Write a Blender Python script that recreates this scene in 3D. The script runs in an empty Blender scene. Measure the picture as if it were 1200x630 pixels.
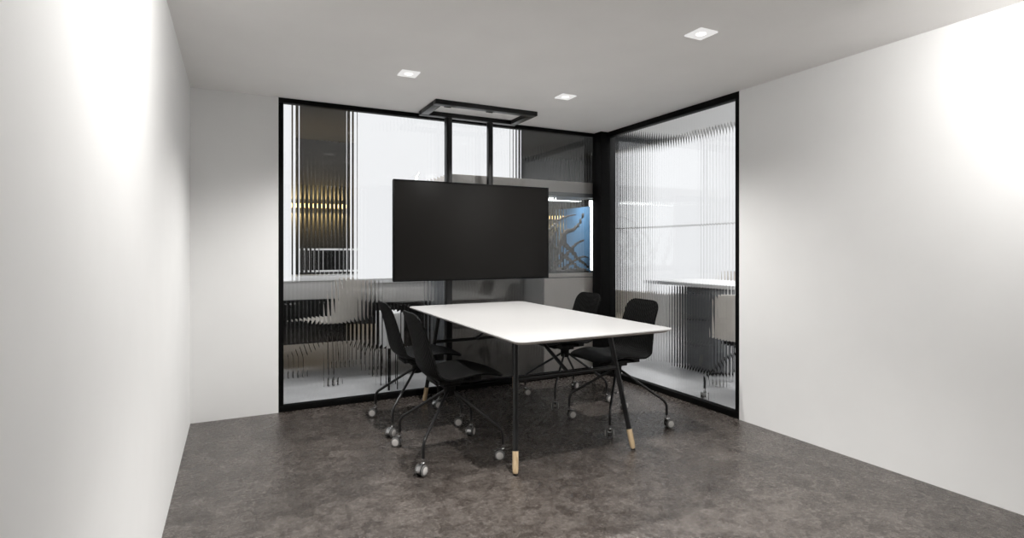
import bpy, bmesh, math, random
from mathutils import Vector, Matrix
random.seed(7)
SC = bpy.context.scene
COL = SC.collection
PI = math.pi

# ------------------------------------------------------------------ helpers
def link(name, me, mat=None, parent=None, smooth=False):
    o = bpy.data.objects.new(name, me)
    COL.objects.link(o)
    if mat is not None:
        me.materials.append(mat)
    if parent is not None:
        o.parent = parent
    if smooth:
        for p in me.polygons:
            p.use_smooth = True
    return o

def mesh_from(bm, name, autosmooth=None):
    bmesh.ops.recalc_face_normals(bm, faces=bm.faces[:])
    me = bpy.data.meshes.new(name)
    bm.to_mesh(me)
    bm.free()
    if autosmooth is not None:
        me.polygons.foreach_set('use_smooth', [True] * len(me.polygons))
        me.set_sharp_from_angle(angle=autosmooth)
    return me

def obj(name, bm, mat, parent=None, sm=math.radians(35)):
    return link(name, mesh_from(bm, name, sm), mat, parent)

def add_box(bm, x0, x1, y0, y1, z0, z1, bevel=0.0, seg=2):
    r = bmesh.ops.create_cube(bm, size=1.0)
    vs = r['verts']
    for v in vs:
        v.co = Vector((x0 + (v.co.x + .5) * (x1 - x0), y0 + (v.co.y + .5) * (y1 - y0), z0 + (v.co.z + .5) * (z1 - z0)))
    if bevel > 0:
        es = list({e for v in vs for e in v.link_edges})
        bmesh.ops.bevel(bm, geom=es, offset=bevel, segments=seg, profile=.5, affect='EDGES')
    return bm

def box(name, d, mat, parent=None, bevel=0.0, seg=2):
    bm = bmesh.new()
    add_box(bm, *d, bevel=bevel, seg=seg)
    return obj(name, bm, mat, parent)

def add_tube(bm, pts, radii, n=16, caps=True):
    pts = [Vector(p) for p in pts]
    if not isinstance(radii, (list, tuple)):
        radii = [radii] * len(pts)
    tang = []
    for i in range(len(pts)):
        a = pts[max(i - 1, 0)]
        b = pts[min(i + 1, len(pts) - 1)]
        tang.append((b - a).normalized())
    t = tang[0]
    ref = Vector((0, 0, 1)) if abs(t.z) < .9 else Vector((1, 0, 0))
    u = t.cross(ref).normalized()
    rings = []
    for i, p in enumerate(pts):
        t = tang[i]
        u = (u - t * u.dot(t)).normalized()
        w = t.cross(u)
        rings.append([bm.verts.new(p + (u * math.cos(2 * PI * k / n) + w * math.sin(2 * PI * k / n)) * radii[i]) for k in range(n)])
    for a, b in zip(rings, rings[1:]):
        for k in range(n):
            bm.faces.new((a[k], a[(k + 1) % n], b[(k + 1) % n], b[k]))
    if caps:
        bm.faces.new(rings[0][::-1])
        bm.faces.new(rings[-1])
    return bm

def smooth_path(pts, radii=None, sub=6):
    """Catmull-Rom through the points"""
    P = [Vector(p) for p in pts]
    R = radii if radii else [1] * len(P)
    out, ro = [], []
    for i in range(len(P) - 1):
        p0, p1, p2, p3 = P[max(i - 1, 0)], P[i], P[i + 1], P[min(i + 2, len(P) - 1)]
        for k in range(sub):
            t = k / sub
            out.append(.5 * ((2 * p1) + (p2 - p0) * t + (2 * p0 - 5 * p1 + 4 * p2 - p3) * t * t + (3 * p1 - p0 - 3 * p2 + p3) * t ** 3))
            ro.append(R[i] * (1 - t) + R[i + 1] * t)
    out.append(P[-1]); ro.append(R[-1])
    return out, ro

def bent(pts, r, seg=6):
    """polyline with rounded interior corners of radius r"""
    P = [Vector(p) for p in pts]
    out = [P[0]]
    for i in range(1, len(P) - 1):
        a = (P[i - 1] - P[i]).normalized(); b = (P[i + 1] - P[i]).normalized()
        A = P[i] + a * r; B = P[i] + b * r
        for k in range(seg + 1):
            t = k / seg
            out.append((1 - t) ** 2 * A + 2 * t * (1 - t) * P[i] + t * t * B)
    out.append(P[-1])
    return out

def add_lathe(bm, prof, axis='Z', center=(0, 0, 0), n=32):
    """prof: (r, h) pairs along the axis"""
    c = Vector(center)
    rings = []
    for r, h in prof:
        ring = []
        for k in range(n):
            a = 2 * PI * k / n
            if axis == 'Z':
                v = Vector((r * math.cos(a), r * math.sin(a), h))
            elif axis == 'Y':
                v = Vector((r * math.cos(a), h, r * math.sin(a)))
            else:
                v = Vector((h, r * math.cos(a), r * math.sin(a)))
            ring.append(bm.verts.new(c + v))
        rings.append(ring)
    for a, b in zip(rings, rings[1:]):
        for k in range(n):
            bm.faces.new((a[k], a[(k + 1) % n], b[(k + 1) % n], b[k]))
    bm.faces.new(rings[0][::-1]); bm.faces.new(rings[-1])
    return bm

def tag(o, label, cat, group=None, kind=None):
    o['label'] = label
    o['category'] = cat
    if group: o['group'] = group
    if kind: o['kind'] = kind
    return o

def thing(name, label, cat, loc=(0, 0, 0), rz=0, group=None):
    o = bpy.data.objects.new(name, None)
    o.empty_display_size = .1
    COL.objects.link(o)
    o.location = loc
    o.rotation_euler = (0, 0, rz)
    return tag(o, label, cat, group)

def struct(o):
    o['kind'] = 'structure'
    return o

def group_struct(name):
    o = bpy.data.objects.new(name, None)
    COL.objects.link(o)
    o['kind'] = 'structure'
    return o

def copy_tree(o, parent=None):
    c = o.copy()
    COL.objects.link(c)
    if parent is not None:
        c.parent = parent
        c.matrix_parent_inverse = o.matrix_parent_inverse.copy()
    for ch in list(o.children):
        copy_tree(ch, c)
    return c

# ------------------------------------------------------------------ materials
def new_mat(name):
    m = bpy.data.materials.new(name)
    m.use_nodes = True
    nt = m.node_tree
    b = nt.nodes['Principled BSDF']
    return m, nt, b

def pbr(name, col, rough=.5, metal=0, spec=.5, noise=0.0, nscale=40, bump=0.0, bscale=200):
    m, nt, b = new_mat(name)
    b.inputs['Base Color'].default_value = (*col, 1)
    b.inputs['Roughness'].default_value = rough
    b.inputs['Metallic'].default_value = metal
    b.inputs['Specular IOR Level'].default_value = spec
    tc = nt.nodes.new('ShaderNodeTexCoord')
    if noise > 0:
        n = nt.nodes.new('ShaderNodeTexNoise'); n.inputs['Scale'].default_value = nscale; n.inputs['Detail'].default_value = 4
        nt.links.new(tc.outputs['Object'], n.inputs['Vector'])
        r = nt.nodes.new('ShaderNodeValToRGB')
        r.color_ramp.elements[0].position = .3; r.color_ramp.elements[1].position = .7
        r.color_ramp.elements[0].color = (*[c * (1 - noise) for c in col], 1)
        r.color_ramp.elements[1].color = (*[min(1, c * (1 + noise)) for c in col], 1)
        nt.links.new(n.outputs['Fac'], r.inputs['Fac'])
        nt.links.new(r.outputs['Color'], b.inputs['Base Color'])
    if bump > 0:
        n2 = nt.nodes.new('ShaderNodeTexNoise'); n2.inputs['Scale'].default_value = bscale; n2.inputs['Detail'].default_value = 3
        nt.links.new(tc.outputs['Object'], n2.inputs['Vector'])
        bp = nt.nodes.new('ShaderNodeBump'); bp.inputs['Strength'].default_value = bump; bp.inputs['Distance'].default_value = .002
        nt.links.new(n2.outputs['Fac'], bp.inputs['Height'])
        nt.links.new(bp.outputs['Normal'], b.inputs['Normal'])
    return m

def emis(name, col, s):
    m = bpy.data.materials.new(name); m.use_nodes = True
    nt = m.node_tree
    nt.nodes.remove(nt.nodes['Principled BSDF'])
    e = nt.nodes.new('ShaderNodeEmission')
    e.inputs['Color'].default_value = (*col, 1); e.inputs['Strength'].default_value = s
    nt.links.new(e.outputs[0], nt.nodes['Material Output'].inputs['Surface'])
    return m

def glass(name, col=(1, 1, 1), rough=0.0, ior=1.5):
    m = bpy.data.materials.new(name); m.use_nodes = True
    nt = m.node_tree
    nt.nodes.remove(nt.nodes['Principled BSDF'])
    g = nt.nodes.new('ShaderNodeBsdfGlass')
    g.inputs['Color'].default_value = (*col, 1); g.inputs['Roughness'].default_value = rough; g.inputs['IOR'].default_value = ior
    nt.links.new(g.outputs[0], nt.nodes['Material Output'].inputs['Surface'])
    return m

def wood(name, c0, c1):
    m, nt, b = new_mat(name)
    tc = nt.nodes.new('ShaderNodeTexCoord')
    mp = nt.nodes.new('ShaderNodeMapping'); mp.inputs['Scale'].default_value = (60, 60, 6)
    n = nt.nodes.new('ShaderNodeTexNoise'); n.inputs['Scale'].default_value = 1.5; n.inputs['Detail'].default_value = 5
    r = nt.nodes.new('ShaderNodeValToRGB')
    r.color_ramp.elements[0].position = .35; r.color_ramp.elements[1].position = .68
    r.color_ramp.elements[0].color = (*c0, 1); r.color_ramp.elements[1].color = (*c1, 1)
    nt.links.new(tc.outputs['Object'], mp.inputs['Vector']); nt.links.new(mp.outputs['Vector'], n.inputs['Vector'])
    nt.links.new(n.outputs['Fac'], r.inputs['Fac']); nt.links.new(r.outputs['Color'], b.inputs['Base Color'])
    b.inputs['Roughness'].default_value = .5
    return m

def stone_floor(name):
    m, nt, b = new_mat(name)
    L = nt.links.new
    tc = nt.nodes.new('ShaderNodeTexCoord')
    def noise(scale, detail, rough=.55, dist=0.0):
        n = nt.nodes.new('ShaderNodeTexNoise')
        n.inputs['Scale'].default_value = scale; n.inputs['Detail'].default_value = detail
        n.inputs['Roughness'].default_value = rough; n.inputs['Distortion'].default_value = dist
        L(tc.outputs['Object'], n.inputs['Vector'])
        return n
    big = noise(4.5, 6, .62, .4)
    mid = noise(42, 10, .72, .3)
    low = noise(11, 12, .66, .9)
    fin = noise(150, 5, .65)
    mixf = nt.nodes.new('ShaderNodeMix'); mixf.inputs['Factor'].default_value = .42
    L(low.outputs['Fac'], mixf.inputs['A']); L(mid.outputs['Fac'], mixf.inputs['B'])
    mp = nt.nodes.new('ShaderNodeMapping'); mp.inputs['Scale'].default_value = (1, 1.2, 1)
    L(tc.outputs['Object'], mp.inputs['Vector'])
    vo = nt.nodes.new('ShaderNodeTexVoronoi'); vo.inputs['Scale'].default_value = 32; vo.inputs['Randomness'].default_value = 1
    L(mp.outputs['Vector'], vo.inputs['Vector'])
    r1 = nt.nodes.new('ShaderNodeValToRGB')
    e = r1.color_ramp.elements
    e[0].position = .34; e[0].color = (.030, .0245, .021, 1)
    e[1].position = .67; e[1].color = (.128, .114, .104, 1)
    x = e.new(.46); x.color = (.050, .0425, .0375, 1)
    x = e.new(.53); x.color = (.078, .0685, .0615, 1)
    L(mixf.outputs['Result'], r1.inputs['Fac'])
    r2 = nt.nodes.new('ShaderNodeValToRGB')
    r2.color_ramp.elements[0].position = .3; r2.color_ramp.elements[1].position = .7
    r2.color_ramp.elements[0].color = (.68, .66, .64, 1); r2.color_ramp.elements[1].color = (1.28, 1.28, 1.29, 1)
    L(big.outputs['Fac'], r2.inputs['Fac'])
    mx = nt.nodes.new('ShaderNodeMix'); mx.data_type = 'RGBA'; mx.blend_type = 'MULTIPLY'; mx.inputs['Factor'].default_value = 1
    L(r1.outputs['Color'], mx.inputs['A']); L(r2.outputs['Color'], mx.inputs['B'])
    # fine grain
    r3 = nt.nodes.new('ShaderNodeValToRGB')
    r3.color_ramp.elements[0].position = .3; r3.color_ramp.elements[1].position = .62
    r3.color_ramp.elements[0].color = (.62, .6, .58, 1); r3.color_ramp.elements[1].color = (1.05, 1.05, 1.05, 1)
    L(fin.outputs['Fac'], r3.inputs['Fac'])
    mx2 = nt.nodes.new('ShaderNodeMix'); mx2.data_type = 'RGBA'; mx2.blend_type = 'MULTIPLY'; mx2.inputs['Factor'].default_value = .8
    L(mx.outputs['Result'], mx2.inputs['A']); L(r3.outputs['Color'], mx2.inputs['B'])
    # dark pits
    r4 = nt.nodes.new('ShaderNodeValToRGB')
    r4.color_ramp.elements[0].position = .13; r4.color_ramp.elements[1].position = .20
    r4.color_ramp.elements[0].color = (.25, .22, .2, 1); r4.color_ramp.elements[1].color = (1, 1, 1, 1)
    sep = nt.nodes.new('ShaderNodeSeparateColor'); L(vo.outputs['Color'], sep.inputs['Color'])
    sel = nt.nodes.new('ShaderNodeMath'); sel.operation = 'MULTIPLY_ADD'; sel.inputs[1].default_value = .35
    L(sep.outputs['Red'], sel.inputs[0]); L(vo.outputs['Distance'], sel.inputs[2])
    L(sel.outputs[0], r4.inputs['Fac'])
    mx3 = nt.nodes.new('ShaderNodeMix'); mx3.data_type = 'RGBA'; mx3.blend_type = 'MULTIPLY'; mx3.inputs['Factor'].default_value = .8
    L(mx2.outputs['Result'], mx3.inputs['A']); L(r4.outputs['Color'], mx3.inputs['B'])
    L(mx3.outputs['Result'], b.inputs['Base Color'])
    rr = nt.nodes.new('ShaderNodeMapRange')
    rr.inputs['From Min'].default_value = .3; rr.inputs['From Max'].default_value = .7
    rr.inputs['To Min'].default_value = .18; rr.inputs['To Max'].default_value = .34
    L(mid.outputs['Fac'], rr.inputs['Value']); L(rr.outputs['Result'], b.inputs['Roughness'])
    bp = nt.nodes.new('ShaderNodeBump'); bp.inputs['Strength'].default_value = .6; bp.inputs['Distance'].default_value = .010
    L(mixf.outputs['Result'], bp.inputs['Height']); L(bp.outputs['Normal'], b.inputs['Normal'])
    b.inputs['Specular IOR Level'].default_value = .5
    return m

def shell_plastic(name, col, stripes=1.0):
    """moulded plastic with a fine woven relief"""
    m, nt, b = new_mat(name)
    L = nt.links.new
    b.inputs['Base Color'].default_value = (*col, 1)
    b.inputs['Roughness'].default_value = .42
    b.inputs['Specular IOR Level'].default_value = .07 if col[0] < .1 else .4
    tc = nt.nodes.new('ShaderNodeTexCoord')
    ws = []
    for ang in (.62, -.62):
        mp = nt.nodes.new('ShaderNodeMapping'); mp.inputs['Rotation'].default_value = (0, 0, ang)
        w = nt.nodes.new('ShaderNodeTexWave'); w.wave_type = 'BANDS'; w.bands_direction = 'Y'
        w.inputs['Scale'].default_value = 26; w.inputs['Distortion'].default_value = .0
        L(tc.outputs['Object'], mp.inputs['Vector']); L(mp.outputs['Vector'], w.inputs['Vector'])
        ws.append(w)
    mu = nt.nodes.new('ShaderNodeMath'); mu.operation = 'MULTIPLY'
    L(ws[0].outputs['Fac'], mu.inputs[0]); L(ws[1].outputs['Fac'], mu.inputs[1])
    bp = nt.nodes.new('ShaderNodeBump'); bp.inputs['Strength'].default_value = .9 * stripes; bp.inputs['Distance'].default_value = .005
    L(mu.outputs[0], bp.inputs['Height']); L(bp.outputs['Normal'], b.inputs['Normal'])
    return m

M = dict(
    floor=stone_floor('grey_brown_stone'),
    office_floor=pbr('pale_polished_concrete', (.66, .66, .67), .28, noise=.10, nscale=6),
    ceiling=pbr('ceiling_paint', (.90, .885, .87), .9, noise=.015, nscale=3),
    white_wall=pbr('white_plaster', (.76, .76, .755), .85, noise=.01, nscale=5, bump=.05, bscale=120),
    black=pbr('black_powder_coat', (.003, .003, .003), .5, spec=.08, bump=.04, bscale=400),
    post=pbr('black_painted_steel', (.007, .007, .0075), .35, spec=.3),
    leg=pbr('black_tube', (.008, .008, .0085), .3, spec=.4),
    shell=shell_plastic('black_moulded_plastic', (.004, .004, .0039)),
    beige_shell=shell_plastic('beige_moulded_plastic', (.78, .73, .67), .2),
    under=pbr('black_plastic', (.005, .005, .005), .5, spec=.2),
    chrome=pbr('satin_chrome', (.42, .42, .42), .22, metal=1),
    disc=pbr('pale_grey_plastic', (.60, .58, .56), .5),
    tread=pbr('dark_grey_rubber', (.12, .118, .115), .4),
    tabletop=pbr('white_laminate', (.31, .307, .303), .42, noise=.01, nscale=8),
    tableedge=pbr('bevelled_table_edge', (.50, .46, .43), .5),
    wood=wood('ash_wood', (.44, .32, .185), (.58, .45, .29)),
    screen=pbr('dark_screen', (.006, .0056, .0052), .2, spec=.15),
    bezel=pbr('black_bezel', (.002, .002, .002), .4, spec=.08),
    plate=emis('lit_lamp_plate', (1, .985, .96), .78),
    lamp=emis('lamp_lens', (1, .98, .95), 1.6),
    reeded=glass('reeded_glass', (.985, .99, .99), 0.0, 1.6),
    tank_glass=glass('tank_glass', (.97, .985, .98), 0.0, 1.33),
    cab=pbr('taupe_lacquer', (.56, .52, .49), .4, noise=.02, nscale=6),
    cab_dark=pbr('dark_brown_panel', (.13, .118, .108), .4),
    cab_side=pbr('pale_grey_lacquer', (.10, .105, .112), .6, spec=.08),
    blue=pbr('blue_backdrop', (.10, .25, .45), .55, noise=.05, nscale=4),
    led=emis('tank_lamp', (1, 1, 1), 4.0),
    bark=pbr('driftwood', (.10, .085, .075), .8, noise=.4, nscale=40, bump=.5, bscale=60),
    gravel=pbr('dark_gravel', (.08, .07, .062), .9, noise=.7, nscale=90, bump=.8, bscale=120),
    white_glow=emis('daylight_and_panel_glow', (.975, .98, 1.0), .99),  # window daylight, also the glow put into the hanging panels
    gold=emis('warm_lamp', (1.0, .68, .27), 34.0),
    pale=pbr('pale_frame', (.9, .9, .9), .5),
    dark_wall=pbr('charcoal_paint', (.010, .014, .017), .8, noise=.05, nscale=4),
    charcoal=pbr('charcoal_plaster', (.035, .034, .033), .8, noise=.03, nscale=4),
    brown_wall=pbr('taupe_paint', (.034, .037, .040), .8, noise=.05, nscale=4),
    grey=pbr('grey_laminate', (.50, .49, .48), .5),
    darkgrey=pbr('dark_grey_laminate', (.12, .124, .13), .45),
    blackcab=pbr('black_laminate', (.005, .005, .005), .45, spec=.15),
    white=pbr('white_lacquer', (.85, .85, .85), .4),
)

# ------------------------------------------------------------------ setting
ZC = 2.318
XL, XR = -.27, 3.18
YB, YF = 4.38, -1.3
struct(box('floor', (XL - .1, XR + .10, YF - .1, YB + .10, -.1, 0), M['floor']))
struct(box('ceiling', (XL - .1, XR + .08, YF - .1, YB + .08, ZC, ZC + .08), M['ceiling']))
struct(box('wall_left', (XL - .1, XL, YF, YB + .08, 0, ZC), M['white_wall']))
struct(box('wall_front', (XL, XR, YF - .1, YF, 0, ZC), M['charcoal']))
struct(box('wall_right', (XR, XR + .08, YF, 2.74, 0, ZC), M['white_wall']))
struct(box('wall_back', (XL, .29, YB, YB + .08, 0, ZC), M['white_wall']))

# corner column and black frame profiles
bm = bmesh.new(); add_box(bm, 3.10, XR + .10, 4.27, 4.405, 0, ZC, .003); add_box(bm, 3.17, XR + .10, 4.405, YB + .10, 0, ZC)
struct(obj('trim_1', bm, M['black']))
struct(box('trim_2', (.29, 3.10, YB, YB + .06, 2.284, ZC), M['black'], bevel=.002))
struct(box('trim_3', (XR, XR + .06, 2.74, 4.27, 2.270, ZC), M['black'], bevel=.002))
struct(box('trim_4', (.29, .325, YB, YB + .06, .0455, 2.284), M['black'], bevel=.002))
struct(box('trim_5', (XR, XR + .06, 2.74, 2.775, .0455, 2.270), M['black'], bevel=.002))
struct(box('baseboard_back', (.29, 3.10, YB, YB + .06, 0, .0455), M['black'], bevel=.002))
struct(box('baseboard_right', (XR, XR + .06, 2.74, 4.27, 0, .0455), M['black'], bevel=.002))

def reeded_pane(name, length, z0, z1, amp=.0011, pitch=.0285, thick=.007, seg=10):
    """sheet along +X, smooth face at y=0, reeds on the y>0 face"""
    bm = bmesh.new()
    n = int(length / pitch * seg)
    front, back = [], []
    for i in range(n + 1):
        x = length * i / n
        u = (i % seg) / seg - .5
        yb = thick - amp * 4 * u * u
        front.append((bm.verts.new((x, 0, z0)), bm.verts.new((x, 0, z1))))
        back.append((bm.verts.new((x, yb, z0)), bm.verts.new((x, yb, z1))))
    for i in range(n):
        bm.faces.new((front[i][0], front[i + 1][0], front[i + 1][1], front[i][1]))
        bm.faces.new((back[i][0], back[i][1], back[i + 1][1], back[i + 1][0]))
        bm.faces.new((front[i][0], back[i][0], back[i + 1][0], front[i + 1][0]))
        bm.faces.new((front[i][1], front[i + 1][1], back[i + 1][1], back[i][1]))
    bm.faces.new((front[0][0], front[0][1], back[0][1], back[0][0]))
    bm.faces.new((front[n][0], back[n][0], back[n][1], front[n][1]))
    return obj(name, bm, M['reeded'], None, math.radians(12))

w1 = struct(reeded_pane('window_1', 3.168 - .325, .0455, 2.284))
w1.location = (.325, 4.408, 0)
w2 = struct(reeded_pane('window_2', 4.27 - 2.775, .0455, 2.270, .0007))
w2.location = (3.206, 4.27, 0)
w2.rotation_euler = (0, 0, -PI / 2)

# the office around the glass corner
OX0, OX1, OY0, OY1 = -.9, 6.05, 1.2, 9.0
OZ = 2.9
bm = bmesh.new()
add_box(bm, OX0, OX1, YB + .10, OY1, -.1, 0)
add_box(bm, XR + .10, OX1, OY0, YB + .10, -.1, 0)
struct(obj('floor_office', bm, M['office_floor']))
bm = bmesh.new()
add_box(bm, XR + .08, OX1, OY0, 5.4, OZ, OZ + .1)
add_box(bm, 4.2, OX1, 5.4, 6.4, OZ, OZ + .1)
struct(obj('ceiling_office', bm, M['white_wall']))
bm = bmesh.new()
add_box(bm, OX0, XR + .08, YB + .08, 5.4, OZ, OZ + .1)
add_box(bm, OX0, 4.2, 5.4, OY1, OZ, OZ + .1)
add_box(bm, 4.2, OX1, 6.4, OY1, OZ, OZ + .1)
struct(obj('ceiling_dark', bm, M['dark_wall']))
bm = bmesh.new()
add_box(bm, OX0, XR + .08, YB + .0, YB + .08, ZC + .08, OZ)
add_box(bm, XR + .0, XR + .08, OY0, YB + .0, ZC + .08, OZ)
struct(obj('wall_bulkhead', bm, M['white_wall']))
struct(box('wall_office_left', (OX0 - .1, OX0, YB + .08, OY1, 0, OZ), M['dark_wall']))
struct(box('wall_office_front', (XR + .08, OX1, OY0 - .1, OY0, 0, OZ), M['white_wall']))
struct(box('wall_far', (OX0, OX1, OY1, OY1 + .1, 0, OZ), M['brown_wall']))

# white emissive panels standing in for the bright space beyond, close behind the glass
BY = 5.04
def glow_panel(x0, x1, label):
    t = thing('glowing_panel', label, 'glow_panel', ((x0 + x1) / 2, BY, OZ), 0, 'added glowing white panels behind the back glass wall')
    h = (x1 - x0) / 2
    box('glow_sheet', (-h, h, -.002, .002, .935 - OZ, -.03), M['white_glow'], t, 0)
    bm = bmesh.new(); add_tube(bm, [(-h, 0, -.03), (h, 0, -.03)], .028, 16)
    obj('top_tube', bm, M['pale'], t)
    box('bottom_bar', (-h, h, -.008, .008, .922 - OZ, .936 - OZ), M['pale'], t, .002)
glow_panel(-.85, .462, 'bright white self-lit stand-in panel at the far left behind the back glass wall')
glow_panel(.945, 2.60, 'wide bright white self-lit stand-in panel behind the television')

# right hand office windows
g = group_struct('window_6')
box('sky_pane', (OX1 + .09, OX1 + .11, OY0, 7.7, .5, 2.86), M['white_glow'], g)
bm = bmesh.new()
for y in (1.3, 5.58): add_box(bm, OX1 + .03, OX1 + .088, y - .03, y + .03, .5, 2.86)
for z in (1.56,): add_box(bm, OX1 + .04, OX1 + .08, OY0, 7.7, z - .008, z + .008)
obj('window_frame', bm, M['pale'], g)
bm = bmesh.new()
add_box(bm, OX1, OX1 + .12, OY0, 7.7, 0, .5); add_box(bm, OX1, OX1 + .12, OY0, 7.7, 2.86, OZ)
struct(obj('wall_office_right', bm, M['white_wall']))
struct(box('wall_office_corner', (OX1, OX1 + .12, 7.7, OY1, 0, OZ), M['dark_wall']))

# ------------------------------------------------------------------ ceiling lights
def make_light(x, y, label, watt, rad=.02, size=2.4, blend=.6, aim=None):
    t = thing('ceiling_light', label, 'light', (x, y, ZC), 0, 'recessed square ceiling lights')
    s = .058
    bm = bmesh.new()
    n = 32
    # square plate with a round recess
    outer = []
    def sq(a):
        c, q = math.cos(a), math.sin(a)
        k = s / max(abs(c), abs(q))
        return c * k, q * k
    rings = [(None, 0.0), (None, -.007), (.036, -.007), (.030, -.0035)]
    vs = []
    for r, z in rings:
        ring = []
        for k in range(n):
            a = 2 * PI * k / n + PI / n * 0
            if r is None: X, Y = sq(a)
            else: X, Y = r * math.cos(a), r * math.sin(a)
            ring.append(bm.verts.new((X, Y, z)))
        vs.append(ring)
    for a, b in zip(vs, vs[1:]):
        for k in range(n): bm.faces.new((a[k], a[(k + 1) % n], b[(k + 1) % n], b[k]))
    bm.faces.new(vs[-1])
    obj('plate', bm, M['plate'], t)
    bm = bmesh.new()
    add_lathe(bm, [(.001, -.0055), (.025, -.0055), (.027, -.0045), (.027, -.0038)], n=32)
    obj('lens', bm, M['lamp'], t)
    L = bpy.data.lights.new('downlight', 'SPOT')
    L.energy = watt; L.spot_size = size; L.spot_blend = blend; L.shadow_soft_size = rad
    L.color = (1, .98, .955)
    lo = bpy.data.objects.new('downlight', L); COL.objects.link(lo)
    lo.location = (0, 0, -.012); lo.parent = t
    if aim: lo.rotation_euler = Vector(aim).to_track_quat('-Z', 'Y').to_euler()
    return t
make_light(.99, 3.415, 'square recessed ceiling light left of the black ceiling mount frame', 160)
make_light(2.163, 3.415, 'square recessed ceiling light just in front of the black ceiling mount frame', 160)
make_light(2.157, 2.10, 'largest square recessed ceiling light, in the ceiling near the right glass wall', 20)
make_light(.99, 2.10, 'square recessed ceiling light seen only as the lower bright reflection in the glass', 20)
make_light(1.30, 1.56, 'square recessed ceiling light above the open floor in front of the table', 350, size=1.75, blend=.9)
for wx, wy, ln, aim, lab in ((.48, 1.70, .6, (-.85, .22, -.75), 'left'), (2.45, .75, .6, (.85, .30, -.75), 'right')):  # out-of-view lights added only to brighten the side walls
    t = thing('wall_fill_light', 'added out-of-view linear light brightening the %s white wall' % lab, 'light', (wx, wy, ZC), 0, 'added lights brightening the white walls')
    bm = bmesh.new(); add_box(bm, -.035, .035, -ln / 2, ln / 2, -.03, 0, .003); add_box(bm, -.05, .05, ln / 2, ln / 2 + .012, -.17, 0, .002)  # end baffle keeps the added lamp out of the glass reflections
    obj('housing', bm, M['black'], t)
    L = bpy.data.lights.new('wall_fill', 'AREA'); L.shape = 'RECTANGLE'; L.size = .06; L.size_y = ln - .06; L.energy = 22 if wx < 1 else 26; L.color = (1, .985, .965)
    lo = bpy.data.objects.new('wall_fill', L); COL.objects.link(lo); lo.parent = t; lo.location = (0, 0, -.06)
    dz = -Vector(aim).normalized(); dy = Vector((0, 1, 0)); dx = dy.cross(dz).normalized(); dy = dz.cross(dx)
    lo.rotation_euler = Matrix((dx, dy, dz)).transposed().to_euler()

# ------------------------------------------------------------------ table
TZ = .75
def rounded_rect(x0, x1, y0, y1, r, n=8):
    pts = []
    for cx, cy, a0 in ((x1 - r, y1 - r, 0), (x0 + r, y1 - r, PI / 2), (x0 + r, y0 + r, PI), (x1 - r, y0 + r, 3 * PI / 2)):
        for k in range(n + 1):
            a = a0 + PI / 2 * k / n
            pts.append((cx + r * math.cos(a), cy + r * math.sin(a)))
    return pts
def slab(bm, levels):
    """levels: list of (outline points, z)"""
    rings = [[bm.verts.new((x, y, z)) for x, y in o] for o, z in levels]
    n = len(rings[0])
    for a, b in zip(rings, rings[1:]):
        for k in range(n): bm.faces.new((a[k], a[(k + 1) % n], b[(k + 1) % n], b[k]))
    bm.faces.new(rings[0][::-1]); bm.faces.new(rings[-1])
tx0, tx1, ty0, ty1 = 1.224, 2.243, 2.368, 4.252
table = thing('meeting_table', 'rectangular white meeting table on splayed black legs with wooden feet', 'table', ((tx0 + tx1) / 2, (ty0 + ty1) / 2, 0))
tcx, tcy = table.location.x, table.location.y
def tl(p): return (p[0] - tcx, p[1] - tcy, p[2])
rr = lambda i, r: [(x - tcx, y - tcy) for x, y in rounded_rect(tx0 + i, tx1 - i, ty0 + i, ty1 - i, r)]
bm = bmesh.new()
slab(bm, [(rr(.006, .055), TZ - .009), (rr(0, .06), TZ - .007), (rr(0, .06), TZ - .003), (rr(.003, .058), TZ)])
top = obj('tabletop', bm, M['tabletop'], table, math.radians(25))
bm = bmesh.new()
slab(bm, [(rr(.028, .045), TZ - .022), (rr(.0065, .055), TZ - .0092)])
e = obj('bevelled_underside', bm, M['tableedge'], table, math.radians(25))
feet = [(1.334, 2.600, 1, 1), (2.136, 2.615, -1, 1), (1.338, 4.185, 1, -1), (2.136, 4.185, -1, -1)]
LT = TZ - .0215
legs = {}
for fx, fy, sx, sy in feet:
    a = Vector((fx, fy, .0)); b = Vector((fx + sx * .077, fy + sy * .148, LT))
    legs[(sx, sy)] = (a, b)
    at = lambda z: a + (b - a) * (z / LT)
    bm = bmesh.new()
    add_tube(bm, [tl(at(.118)), tl(at(LT))], .0155, 24)
    lo = obj('leg', bm, M['leg'], table)
    bm = bmesh.new()
    add_tube(bm, [tl(at(.008)), tl(at(.011)), tl(at(.018)), tl(at(.034)), tl(at(.1195))], [.0115, .0135, .0152, .0165, .0168], 24)
    w = obj('wooden_foot', bm, M['wood'], lo); w['label'] = 'pale wooden foot'
    bm = bmesh.new()
    add_lathe(bm, [(.0125, 0), (.0125, .009)], center=tl((at(.004).x, at(.004).y, 0)), n=24)
    obj('glide', bm, M['under'], lo)
    bm = bmesh.new()
    p = tl(at(LT))
    add_box(bm, p[0] - .045, p[0] + .045, p[1] - .045, p[1] + .045, LT - .005, LT + .0005, .002)
    obj('leg_plate', bm, M['leg'], lo)
ZR = .482
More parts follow.
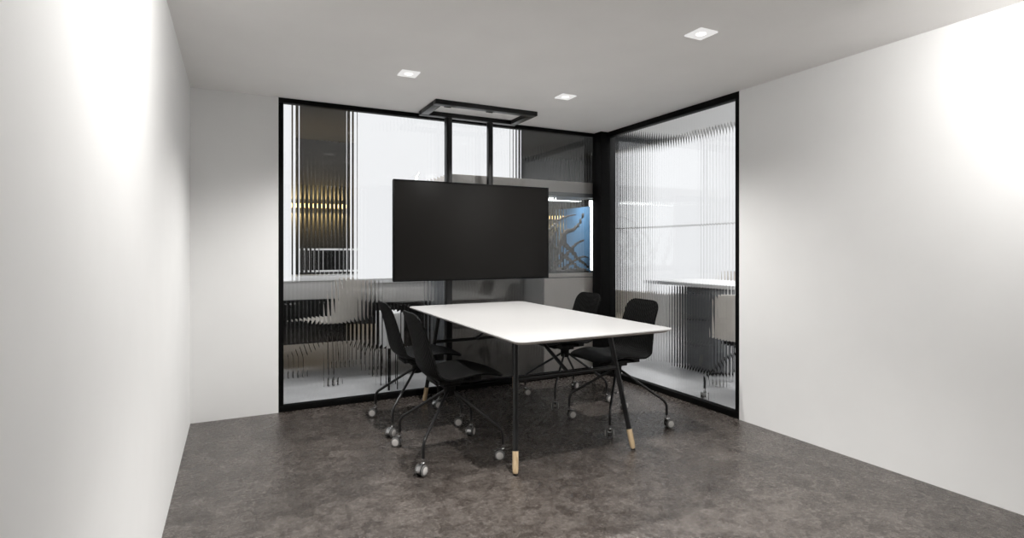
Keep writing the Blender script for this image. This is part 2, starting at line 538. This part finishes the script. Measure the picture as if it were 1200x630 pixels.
for sy in (1, -1):
    A = legs[(1, sy)]; B = legs[(-1, sy)]
    pa = A[0] + (A[1] - A[0]) * (ZR / LT); pb = B[0] + (B[1] - B[0]) * (ZR / LT)
    bm = bmesh.new(); add_tube(bm, [tl(pa), tl(pb)], .0125, 20)
    obj('cross_rail', bm, M['leg'], table)
    mid = (pa + pb) / 2
    end = Vector((mid.x, mid.y + sy * .56, LT))
    bm = bmesh.new(); add_tube(bm, [tl(mid), tl(end)], .0115, 20)
    br = obj('brace', bm, M['leg'], table)
    bm = bmesh.new()
    q = tl(end)
    add_box(bm, q[0] - .03, q[0] + .03, q[1] - .04, q[1] + .04, LT - .005, LT + .0005, .002)
    obj('brace_plate', bm, M['leg'], br)

# ------------------------------------------------------------------ chairs
PROFILE = [  # forward, height of the shell's centre line, front lip to back top
    (.276, .470), (.262, .478), (.225, .486), (.160, .486), (.095, .480), (.035, .471), (-.025, .463),
    (-.080, .461), (-.122, .470), (-.153, .493), (-.172, .530), (-.184, .582), (-.196, .640), (-.210, .700),
    (-.226, .765), (-.243, .825), (-.249, .845)]
def make_shell_mesh():
    path, _ = smooth_path([(x, 0, z) for x, z in PROFILE], None, 5)
    # arc length
    s = [0]
    for a, b in zip(path, path[1:]): s.append(s[-1] + (b - a).length)
    T = s[-1]
    bm = bmesh.new()
    nu = 20
    rows = []
    # extra rows close to both ends so the corners come out round
    marks = sorted(set([0, .004, .010, .018, .028, .04, .055, .07] + [T * k / 44 for k in range(4, 42)] + [T - d for d in (.075, .058, .042, .029, .018, .010, .004, 0)]))
    def at(d):
        for i in range(len(s) - 1):
            if d <= s[i + 1] + 1e-9:
                t = (d - s[i]) / (s[i + 1] - s[i]); return path[i].lerp(path[i + 1], t)
        return path[-1]
    def ss(a, b, v):
        t = min(1, max(0, (v - a) / (b - a))); return t * t * (3 - 2 * t)
    for d in marks:
        p = at(d)
        q = d / T
        seatw, bendw, topw = .218, .212, .168
        if q < .48: w = seatw + (bendw - seatw) * ss(.2, .48, q)
        else: w = bendw + (topw - bendw) * ss(.46, .86, q)
        r0, r1 = .085, .075
        if d < r0: w = w - r0 + math.sqrt(max(0, r0 * r0 - (r0 - d) ** 2))
        if T - d < r1: w = w - r1 + math.sqrt(max(0, r1 * r1 - (r1 - (T - d)) ** 2))
        dish = ss(.50, .62, q)          # how much we are on the back
        row = []
        for k in range(nu + 1):
            u = -1 + 2 * k / nu
            y = u * w
            c = (abs(y) / .21) ** 2.2
            up = .020 * (1 - dish) * ss(.02, .3, q) * c - .012 * (1 - ss(.0, .18, q)) * c
            fw = .042 * dish * c * (1 - .45 * ss(.8, 1, q)) + .02 * ss(.4, .5, q) * (1 - dish) * c
            row.append(bm.verts.new((p.x + fw, y, p.z + up)))
        rows.append(row)
    for a, b in zip(rows, rows[1:]):
        for k in range(nu): bm.faces.new((a[k], a[k + 1], b[k + 1], b[k]))
    bmesh.ops.recalc_face_normals(bm, faces=bm.faces[:])
    bm.normal_update()
    # the sitter's side faces up / forward
    f = bm.faces[len(bm.faces) // 5]
    if f.normal.z < 0: bmesh.ops.reverse_faces(bm, faces=bm.faces[:])
    bm.normal_update()
    th = .0085
    top = {v: v.normal.copy() for v in bm.verts}
    low = {v: bm.verts.new(v.co - n * th) for v, n in top.items()}
    faces = bm.faces[:]
    bnd = [e for e in bm.edges if e.is_boundary]
    bl = [(e.verts[0], e.verts[1]) for e in bnd]
    for f in faces: bm.faces.new([low[v] for v in reversed(f.verts)])
    for a, b in bl: bm.faces.new((a, b, low[b], low[a]))
    return mesh_from(bm, 'seat_shell', math.radians(60))
SHELL = make_shell_mesh()

def make_caster(parent, loc, rz):
    R = .0285
    off = .018
    bm = bmesh.new()
    # chromed hood: three quarter barrel over the wheels
    n = 18
    prof = []
    vs = []
    for yy in (-.0125, .0125):
        ring = []
        for k in range(n + 1):
            a = math.radians(-25 + 215 * k / n)
            ring.append(bm.verts.new((off * -1 + (R + .003) * math.cos(a), yy, R + (R + .003) * math.sin(a))))
        ring2 = []
        for k in range(n + 1):
            a = math.radians(-25 + 215 * k / n)
            ring2.append(bm.verts.new((off * -1 + (R - .006) * math.cos(a), yy, R + (R - .006) * math.sin(a))))
        vs.append((ring, ring2))
    (a0, a1), (b0, b1) = vs
    for k in range(n):
        bm.faces.new((a0[k], a0[k + 1], b0[k + 1], b0[k]))
        bm.faces.new((a1[k], b1[k], b1[k + 1], a1[k + 1]))
        bm.faces.new((a0[k], a1[k], a1[k + 1], a0[k + 1]))
        bm.faces.new((b0[k], b0[k + 1], b1[k + 1], b1[k]))
    bm.faces.new((a0[0], b0[0], b1[0], a1[0])); bm.faces.new((a0[n], a1[n], b1[n], b0[n]))
    # swivel collar and axle
    add_lathe(bm, [(.009, R + .018), (.011, R + .022), (.011, R + .034), (.008, R + .038)], n=20)
    add_tube(bm, [(-off, -.022, R), (-off, .022, R)], .006, 12)
    c = obj('caster', bm, M['chrome'], parent)
    c.location = loc; c.rotation_euler = (0, 0, rz)
    for sy in (-1, 1):
        bm = bmesh.new()
        y0, y1 = sy * .0135, sy * .0255
        add_lathe(bm, [(.004, y0), (R - .003, y0), (R, y0 + sy * .002), (R, y1 - sy * .003), (R - .002, y1 - sy * .001), (R - .006, y1), (.004, y1)], 'Y', (-off, 0, R), 32)
        obj('wheel', bm, M['chrome'] if False else M['tread'], c)
        bm = bmesh.new()
        add_lathe(bm, [(.002, y1 - sy * .001), (R - .0075, y1 - sy * .001), (R - .0075, y1 + sy * .001), (R - .0095, y1 + sy * .0022), (.002, y1 + sy * .0026)], 'Y', (-off, 0, R), 32)
        d = obj('wheel_disc', bm, M['disc'], c); d['label'] = 'pale grey wheel face'
    bm = bmesh.new()
    add_lathe(bm, [(.0055, R + .034), (.0055, .108)], n=16)
    obj('stem', bm, M['chrome'], c)
    return c

def make_chair(name, label, shell_mat, group):
    t = thing(name, label, 'chair', group=group)
    me = SHELL.copy()
    link('seat_shell', me, shell_mat, t)
    bm = bmesh.new()
    add_box(bm, -.115, .155, -.085, .085, .424, .446, .006)
    add_box(bm, -.105, -.05, -.12, .12, .432, .456, .005)
    add_box(bm, .10, .155, -.12, .12, .432, .472, .005)
    obj('seat_plate', bm, M['under'], t)
    bm = bmesh.new()
    add_box(bm, -.055, .055, -.05, .05, .400, .426, .006)
    add_lathe(bm, [(.012, .335), (.030, .340), (.034, .352), (.034, .388), (.040, .402)], n=24)
    obj('hub', bm, M['under'], t)
    for k, (dx, dy) in enumerate(((1, 1), (-1, 1), (-1, -1), (1, -1))):
        d = Vector((dx, dy, 0)).normalized()
        pts = bent([d * .018 + Vector((0, 0, .372)), d * .318 + Vector((0, 0, .180)), d * .334 + Vector((0, 0, .150)), d * .334 + Vector((0, 0, .085))], .016)
        bm = bmesh.new(); add_tube(bm, pts, .0088, 16)
        obj('leg', bm, M['leg'], t)
        make_caster(t, (d.x * .334, d.y * .334, 0), 0.0)
    return t

def swivel(chair, angs):
    i = 0
    for ch in chair.children:
        if ch.name.startswith('caster'):
            ch.rotation_euler = (0, 0, angs[i]); i += 1

grp = 'black shell chairs around the white table'
c1 = make_chair('meeting_chair', 'black moulded shell chair on castors, the nearer one on the left of the table', M['shell'], grp)
chairs = [c1] + [copy_tree(c1) for _ in range(3)]
chairs[1]['label'] = 'black shell chair on the left of the table, behind the nearer left chair'
chairs[2]['label'] = 'black shell chair with ridged seat between the table and the right glass wall'
chairs[3]['label'] = 'black shell chair partly hidden by the tabletop, next to the black corner column'
for c, (x, y, r) in zip(chairs, ((1.137, 3.070, 0), (1.145, 3.742, 0), (2.366, 3.075, PI), (2.375, 3.757, PI))):
    c.location = (x, y, 0); c.rotation_euler = (0, 0, r)
d = math.radians
for c, a in zip(chairs, ((50, -37, 37, -25), (20, -30, 37, -20), (60, -10, 20, -10), (60, -10, 20, -15))):
    swivel(c, [d(v) for v in a])

# ------------------------------------------------------------------ ceiling mount and television
mount = thing('television_mount', 'black rectangular ceiling frame with two posts holding the television', 'mount', (1.767, 4.10, 0))
mx, my = 1.767, 4.10
def mb(bm, x0, x1, y0, y1, z0, z1, b=.002): add_box(bm, x0 - mx, x1 - mx, y0 - my, y1 - my, z0, z1, b)
fx0, fx1, fy0, fy1, fz = 1.335, 2.200, 3.895, 4.318, 2.283
bw = .062
for x0, x1, y0, y1 in ((fx0, fx1, fy0, fy0 + bw), (fx0, fx1, fy1 - bw, fy1), (fx0, fx0 + bw, fy0 + bw, fy1 - bw), (fx1 - bw, fx1, fy0 + bw, fy1 - bw)):
    bm = bmesh.new(); mb(bm, x0, x1, y0, y1, fz, ZC)
    obj('frame_bar', bm, M['post'], mount)
bm = bmesh.new(); mb(bm, 1.555, 1.602, 4.262, 4.325, 0, fz); p1 = obj('post', bm, M['post'], mount)
bm = bmesh.new(); mb(bm, 1.932, 1.972, 4.262, 4.308, .99, fz); p2 = obj('post', bm, M['post'], mount)
for x in (1.45, 1.80):
    bm = bmesh.new(); mb(bm, x - .028, x + .028, 3.953, 3.966, fz - .003, fz + .030, .001)
    obj('fixing_plate', bm, M['under'], mount)
bm = bmesh.new(); mb(bm, 1.50, 2.03, 4.2415, 4.262, 1.42, 1.50); obj('bracket_rail', bm, M['post'], mount)
bm = bmesh.new(); mb(bm, 1.50, 2.03, 4.2415, 4.262, 1.16, 1.24); obj('bracket_rail', bm, M['post'], mount)

tv = thing('television', 'large wide black flat-screen television hung above the far table end', 'television', (1.778, 4.20, .95))
X0, X1, Z0, Z1 = 1.088 - 1.778, 2.468 - 1.778, 0, .791
bm = bmesh.new(); add_box(bm, X0 + .002, X1 - .002, -.020, .012, Z0 + .002, Z1 - .002, .004); add_box(bm, -.45, .45, .010, .040, .10, .62, .01)
obj('body', bm, M['bezel'], tv)
bm = bmesh.new()
bt = .011
for a in ((X0, X1, -.030, -.018, Z0, Z0 + bt + .002), (X0, X1, -.030, -.018, Z1 - bt, Z1), (X0, X0 + bt, -.030, -.018, Z0 + bt, Z1 - bt), (X1 - bt, X1, -.030, -.018, Z0 + bt, Z1 - bt)):
    add_box(bm, *a, .0015)
obj('bezel', bm, M['bezel'], tv)
box('screen', (X0 + bt - .001, X1 - bt + .001, -.027, -.0195, Z0 + bt, Z1 - bt + .001), M['screen'], tv)

# ------------------------------------------------------------------ terrarium cabinet behind the back glass
KX0, KX1, KY0, KY1 = 1.632, 3.165, 4.424, 4.97
cab = thing('terrarium_cabinet', 'tall grey terrarium cabinet with branches behind the back glass wall', 'cabinet', (KX0, KY0, 0))
def kb(name, x0, x1, y0, y1, z0, z1, mat, parent=cab, b=.003): return box(name, (x0 - KX0, x1 - KX0, y0 - KY0, y1 - KY0, z0, z1), mat, parent, b)
ZT0, ZT1, ZH = .975, 1.70, 1.845
kb('lower_body', KX0, KX1, KY0 + .02, KY1, .06, .935, M['cab_side'])
kb('plinth', KX0 + .03, KX1 - .03, KY0 + .05, KY1 - .03, 0, .06, M['under'])
kb('front_panel', KX0 + .0, 2.565, KY0, KY0 + .02, .06, .93, M['cab_dark'])  # left front panel darker than the right one
kb('front_panel', 2.569, KX1, KY0, KY0 + .02, .06, .93, M['cab'])
kb('tank_base', KX0, KX1, KY0 + .0, KY1, .937, ZT0, M['cab'])
hood = kb('hood', KX0, KX1, KY0 + .0, KY1, ZT1 + .04, ZH, M['cab'])
kb('hood_rail', KX0, KX1, KY0 + .004, KY1, ZT1, ZT1 + .04, M['darkgrey'], cab)
kb('tank_lamp', 2.45, 2.78, KY0 + .16, KY0 + .24, ZT1 - .022, ZT1 - .001, M['led'], cab)
kb('lamp_strip', 3.108, 3.150, KY0 + .03, KY0 + .06, ZT0 + .01, ZT1 - .02, M['led'], cab)
kb('front_pane', KX0 + .006, KX1 - .004, KY0 + .004, KY0 + .008, ZT0 + .001, ZT1 - .001, M['tank_glass'], cab, 0)
kb('side_pane', KX0 + .001, KX0 + .006, KY0 + .018, KY1 - .01, ZT0 + .001, ZT1 - .001, M['tank_glass'], cab, 0)
kb('side_panel', 3.093, 3.099, KY0 + .02, KY1, ZT0, 1.62, M['blue'], cab)
# gravel bed
bm = bmesh.new()
nx, ny = 90, 30
gx0, gx1, gy0, gy1 = KX0 + .012, KX1 - .012, KY0 + .022, KY1 - .022
rows = []
for j in range(ny + 1):
    row = []
    for i in range(nx + 1):
        z = ZT0 + .022 + .012 * math.sin(i * .35) * math.cos(j * .4) + random.uniform(0, .014)
        row.append(bm.verts.new((gx0 - KX0 + (gx1 - gx0) * i / nx, gy0 - KY0 + (gy1 - gy0) * j / ny, z)))
    rows.append(row)
for a, b in zip(rows, rows[1:]):
    for k in range(nx): bm.faces.new((a[k], a[k + 1], b[k + 1], b[k]))
ext = bmesh.ops.extrude_face_region(bm, geom=bm.faces[:])
for v in [g for g in ext['geom'] if isinstance(g, bmesh.types.BMVert)]: v.co.z = ZT0 + .001
gv = obj('gravel_bed', bm, M['gravel'])
gv.location = (KX0, KY0, 0)
tag(gv, 'dark gravel bed covering the bottom of the terrarium', 'gravel', kind='stuff')

# camera frame used only to lay the driftwood out at the tank's own depth
F_PX, TH, CAMH = 644.42, math.atan((600 - 274.45) / 644.42), 1.2
def onY(px, py, Y):
    u = (px - 600) / F_PX; v = (292.05 - py) / F_PX
    dx = math.sin(TH) + u * math.cos(TH); dy = math.cos(TH) - u * math.sin(TH)
    t = Y / dy
    return Vector((dx * t, Y, CAMH + v * t))
BR = [  # zoomed picture coordinates, depth, radii
    ([(215, 235), (188, 296), (152, 335), (115, 345), (92, 385), (78, 430), (60, 500), (42, 575)], 4.66, [.006, .009, .013, .024, .026, .016, .014, .014]),
    ([(165, 250), (120, 258), (80, 275), (50, 305), (20, 335), (-30, 372), (-60, 470), (-70, 575)], 4.70, [.004, .007, .009, .010, .012, .013, .014, .015]),
    ([(100, 370), (110, 420), (150, 460), (180, 500), (220, 530), (258, 575)], 4.62, [.02, .021, .016, .012, .009, .006]),
    ([(212, 394), (170, 415), (122, 468), (82, 512), (30, 572)], 4.58, [.007, .010, .012, .014, .013]),
    ([(10, 385), (50, 430), (100, 482), (150, 520), (190, 572)], 4.74, [.009, .013, .014, .013, .012]),
    ([(242, 492), (205, 488), (160, 510), (95, 560)], 4.72, [.005, .008, .010, .012]),
    ([(66, 275), (70, 322), (45, 360), (28, 420), (14, 500), (20, 575)], 4.64, [.006, .008, .009, .010, .011, .012]),
    ([(-120, 330), (-95, 400), (-70, 470), (-40, 530), (0, 578)], 4.60, [.006, .010, .014, .016, .016]),
    ([(-230, 280), (-200, 350), (-190, 430), (-150, 520), (-130, 578)], 4.72, [.006, .010, .016, .018, .018]),
    ([(-330, 390), (-280, 440), (-240, 500), (-180, 578)], 4.62, [.006, .010, .014, .016]),
]
dw = thing('driftwood', 'tangled brown driftwood standing on the gravel in the terrarium', 'driftwood', (2.6, 4.47, ZT0 + .01))
for pts, Y, R in BR:
    P = []
    Y = 4.466 + (Y - 4.58) * .12
    for i, (zx, zy) in enumerate(pts):
        v = onY(640 + zx / 4.846, 200 + zy / 4.846, Y + .004 * math.sin(i * 1.3))
        v.z = max(v.z, ZT0 + .012)
        P.append(v)
    sp, sr = smooth_path(P, R, 6)
    base = P[-1]
    sp = [q - base + Vector((random.uniform(-.002, .002), random.uniform(-.002, .002), 0)) for q in sp]
    sr = [1.25 * r * random.uniform(.88, 1.12) for r in sr]
    sr = [min(r, .022) for r in sr]
    bm = bmesh.new(); add_tube(bm, sp, sr, 12)
    o = obj('branch', bm, M['bark'], dw)
    o.location = base - dw.location

# ------------------------------------------------------------------ office furniture seen through the glass
def sconce(x, z, label):
    t = thing('wall_sconce', label, 'lamp', (x, OY1, z), 0, 'warm wall sconces in the office')
    bm = bmesh.new(); add_box(bm, -.035, .035, -.02, 0, -.09, .09, .004)
    obj('back_plate', bm, M['black'], t)
    bm = bmesh.new(); add_lathe(bm, [(.02, -.035), (.06, -.022), (.06, .022), (.02, .035)], center=(0, -.08, 0), n=24)
    obj('shade', bm, M['gold'], t)
    for sz in ((1, -1) if x < 3 else (-1,)):
        L = bpy.data.lights.new('sconce_beam', 'SPOT'); L.energy = 24; L.color = (1, .68, .28)
        L.spot_size = 2.5; L.spot_blend = .5; L.shadow_soft_size = .03
        lo = bpy.data.objects.new('sconce_beam', L); COL.objects.link(lo); lo.parent = t
        lo.location = (0, -.08, sz * .05); lo.rotation_euler = (math.radians(180), 0, 0) if sz > 0 else (0, 0, 0)
sconce(1.16, 1.87, 'gold glowing wall sconce far behind the left part of the back glass wall')
sconce(5.30, 1.80, 'gold glowing wall sconce far behind the terrarium')

def sideboard(x0, x1, y0, y1, label):
    t = thing('sideboard', label, 'cabinet', (x0, y0, 0))
    W, D = x1 - x0, y1 - y0
    box('top', (-.01, W + .01, -.01, D, .885, .935), M['white'], t, .004)
    box('upper_drawer_row', (0, W, .005, D, .70, .885), M['grey'], t, .003)
    box('body', (0, W, .02, D, .26, .70), M['blackcab'], t, .003)
    n = 2
    for k in range(n):
        dd = box('cupboard_door', (W * k / n + .004, W * (k + 1) / n - .004, .002, .019, .266, .695), M['blackcab'], t, .002)
        box('door_handle', (W * (k + .5) / n - .05, W * (k + .5) / n + .05, -.012, .002, .66, .672), M['chrome'], dd, .002)
    for px in (.03, W - .03):
        for py in (.05, D - .05):
            bm = bmesh.new(); add_tube(bm, [(px, py, 0), (px, py, .262)], .014, 12)
            obj('leg', bm, M['under'], t)
    return t
sideboard(.20, 1.14, 5.80, 6.20, 'long white-topped black sideboard behind the far left of the back glass wall')
sideboard(1.20, 2.30, 5.18, 5.58, 'long white-topped black sideboard below the glowing white panel behind the television')
t = thing('monitor', 'black monitor with a white surround on the sideboard behind the left glass', 'monitor', (.90, 6.0, .935))
bm = bmesh.new()
for a in ((-.20, .20, -.015, .012, .03, .05), (-.20, .20, -.015, .012, .255, .275), (-.20, -.18, -.015, .012, .05, .255), (.18, .20, -.015, .012, .05, .255)): add_box(bm, *a, .002)
obj('surround', bm, M['white'], t)
box('screen', (-.181, .181, -.010, .010, .049, .256), M['blackcab'], t)
bm = bmesh.new(); add_box(bm, -.09, .09, -.06, .06, 0, .008, .002); add_box(bm, -.02, .02, .0, .012, .006, .06, .002)
obj('stand', bm, M['white'], t)

g2 = 'beige office chairs seen through the glass'
b1 = make_chair('office_chair', 'beige office chair behind the left part of the back glass wall', M['beige_shell'], g2)
b1.location = (.86, 5.42, 0); b1.rotation_euler = (0, 0, d(120))
b1.scale = (1.12, 1.12, 1.12)
b2 = copy_tree(b1); b2['label'] = 'beige office chair at the white desk behind the right glass wall'
b2.location = (5.05, 4.55, 0); b2.rotation_euler = (0, 0, d(170)); b2.scale = (1.12, 1.12, 1.12)
b3 = copy_tree(b1); b3['label'] = 'beige office chair behind the right glass wall, closest to its white end wall'
b3.location = (3.70, 3.16, 0); b3.rotation_euler = (0, 0, d(30)); b3.scale = (1, 1, 1)

def pedestal(loc, label, w, dep, h, mat, rz=0):
    t = thing('drawer_unit', label, 'drawer unit', loc, rz)
    box('body', (-w / 2, w / 2, -dep / 2, dep / 2, .03, h), mat, t, .004)
    box('plinth', (-w / 2 + .02, w / 2 - .02, -dep / 2 + .02, dep / 2 - .02, 0, .03), M['under'], t)
    for k in range(3):
        z0 = .04 + (h - .05) * k / 3
        dr = box('drawer', (-w / 2 + .006, w / 2 - .006, -dep / 2 - .018, -dep / 2, z0, z0 + (h - .05) / 3 - .008), mat, t, .003)
        box('handle', (-.06, .06, -dep / 2 - .030, -dep / 2 - .018, z0 + (h - .05) / 3 - .05, z0 + (h - .05) / 3 - .038), M['chrome'], dr, .002)
    return t
t = thing('side_cabinet', 'small white cabinet on black legs behind the back glass, next to the left chairs', 'cabinet', (1.22, 4.76, 0))
box('body', (-.07, .07, -.12, .12, .36, .66), M['white'], t, .004)
box('door', (-.066, .066, -.136, -.121, .364, .656), M['white'], t, .003)
for sx in (-.055, .055):
    for sy in (-.1, .1):
        bm = bmesh.new(); add_tube(bm, [(sx, sy, 0), (sx, sy, .362)], .008, 10)
        obj('leg', bm, M['under'], t)

desk = thing('office_desk', 'white office desk behind the right glass wall', 'desk', (4.38, 4.10, 0))
box('desktop', (-.38, .38, -.60, .52, .835, .87), M['white'], desk, .004)
for sx in (-.33, .33):
    for sy in (-.56, .48):
        bm = bmesh.new(); add_box(bm, sx - .02, sx + .02, sy - .02, sy + .02, 0, .835, .003)
        obj('leg', bm, M['white'], desk)
pedestal((4.32, 4.02, 0), 'dark grey drawer unit under the white desk', .56, .5, .82, M['darkgrey'], -PI / 2)
pedestal((4.6, 2.85, 0), 'white drawer unit behind the right glass wall at its near end', .45, .42, .80, M['white'], -PI / 2)

# unseen lights added to brighten the office floor and furniture
for x, y, sx, sy, wt in ((1.0, 4.72, 2.4, .16, 42), (4.7, 3.4, .3, 3.0, 62)):
    t = thing('office_fill_light', 'added unseen light brightening the office beyond the %s glass wall' % ('back' if x < 3 else 'right'), 'light', (x, y, OZ))
    box('housing', (-sx / 2, sx / 2, -sy / 2, sy / 2, -.05, 0), M['pale'], t, .003)
    L = bpy.data.lights.new('office_fill', 'AREA'); L.shape = 'RECTANGLE'; L.size = sx - .04; L.size_y = sy - .04; L.energy = wt
    lo = bpy.data.objects.new('office_fill', L); COL.objects.link(lo); lo.parent = t; lo.location = (0, 0, -.055)
L = bpy.data.lights.new('tank_light', 'AREA'); L.shape = 'RECTANGLE'; L.size = 1.2; L.size_y = .08; L.energy = 6
lo = bpy.data.objects.new('tank_light', L); COL.objects.link(lo); lo.location = (2.45 - KX0, .14, ZT1 - .026); lo.parent = cab

# ------------------------------------------------------------------ world, camera, look
w = bpy.data.worlds.new('world'); SC.world = w; w.use_nodes = True
w.node_tree.nodes['Background'].inputs['Color'].default_value = (.9, .95, 1, 1)
w.node_tree.nodes['Background'].inputs['Strength'].default_value = .15

cd = bpy.data.cameras.new('camera')
cd.sensor_fit = 'HORIZONTAL'; cd.sensor_width = 36
cd.lens = F_PX * 36 / 1200
cd.shift_y = -(315 - 292.05) / 1200
cd.clip_start = .02
cam = bpy.data.objects.new('camera', cd); COL.objects.link(cam)
cam.location = (0, 0, CAMH)
cam.rotation_euler = (PI / 2, 0, -TH)
SC.camera = cam

SC.view_settings.view_transform = 'Standard'
SC.view_settings.look = 'None'
SC.view_settings.exposure = 0
SC.view_settings.gamma = 1
SC.view_settings.use_curve_mapping = False
SC.cycles.max_bounces = 16
SC.cycles.transmission_bounces = 14
SC.cycles.transparent_max_bounces = 16
SC.cycles.diffuse_bounces = 5
SC.cycles.glossy_bounces = 6
SC.cycles.use_denoising = True
SC.cycles.sample_clamp_indirect = 4
SC.cycles.blur_glossy = 1.0
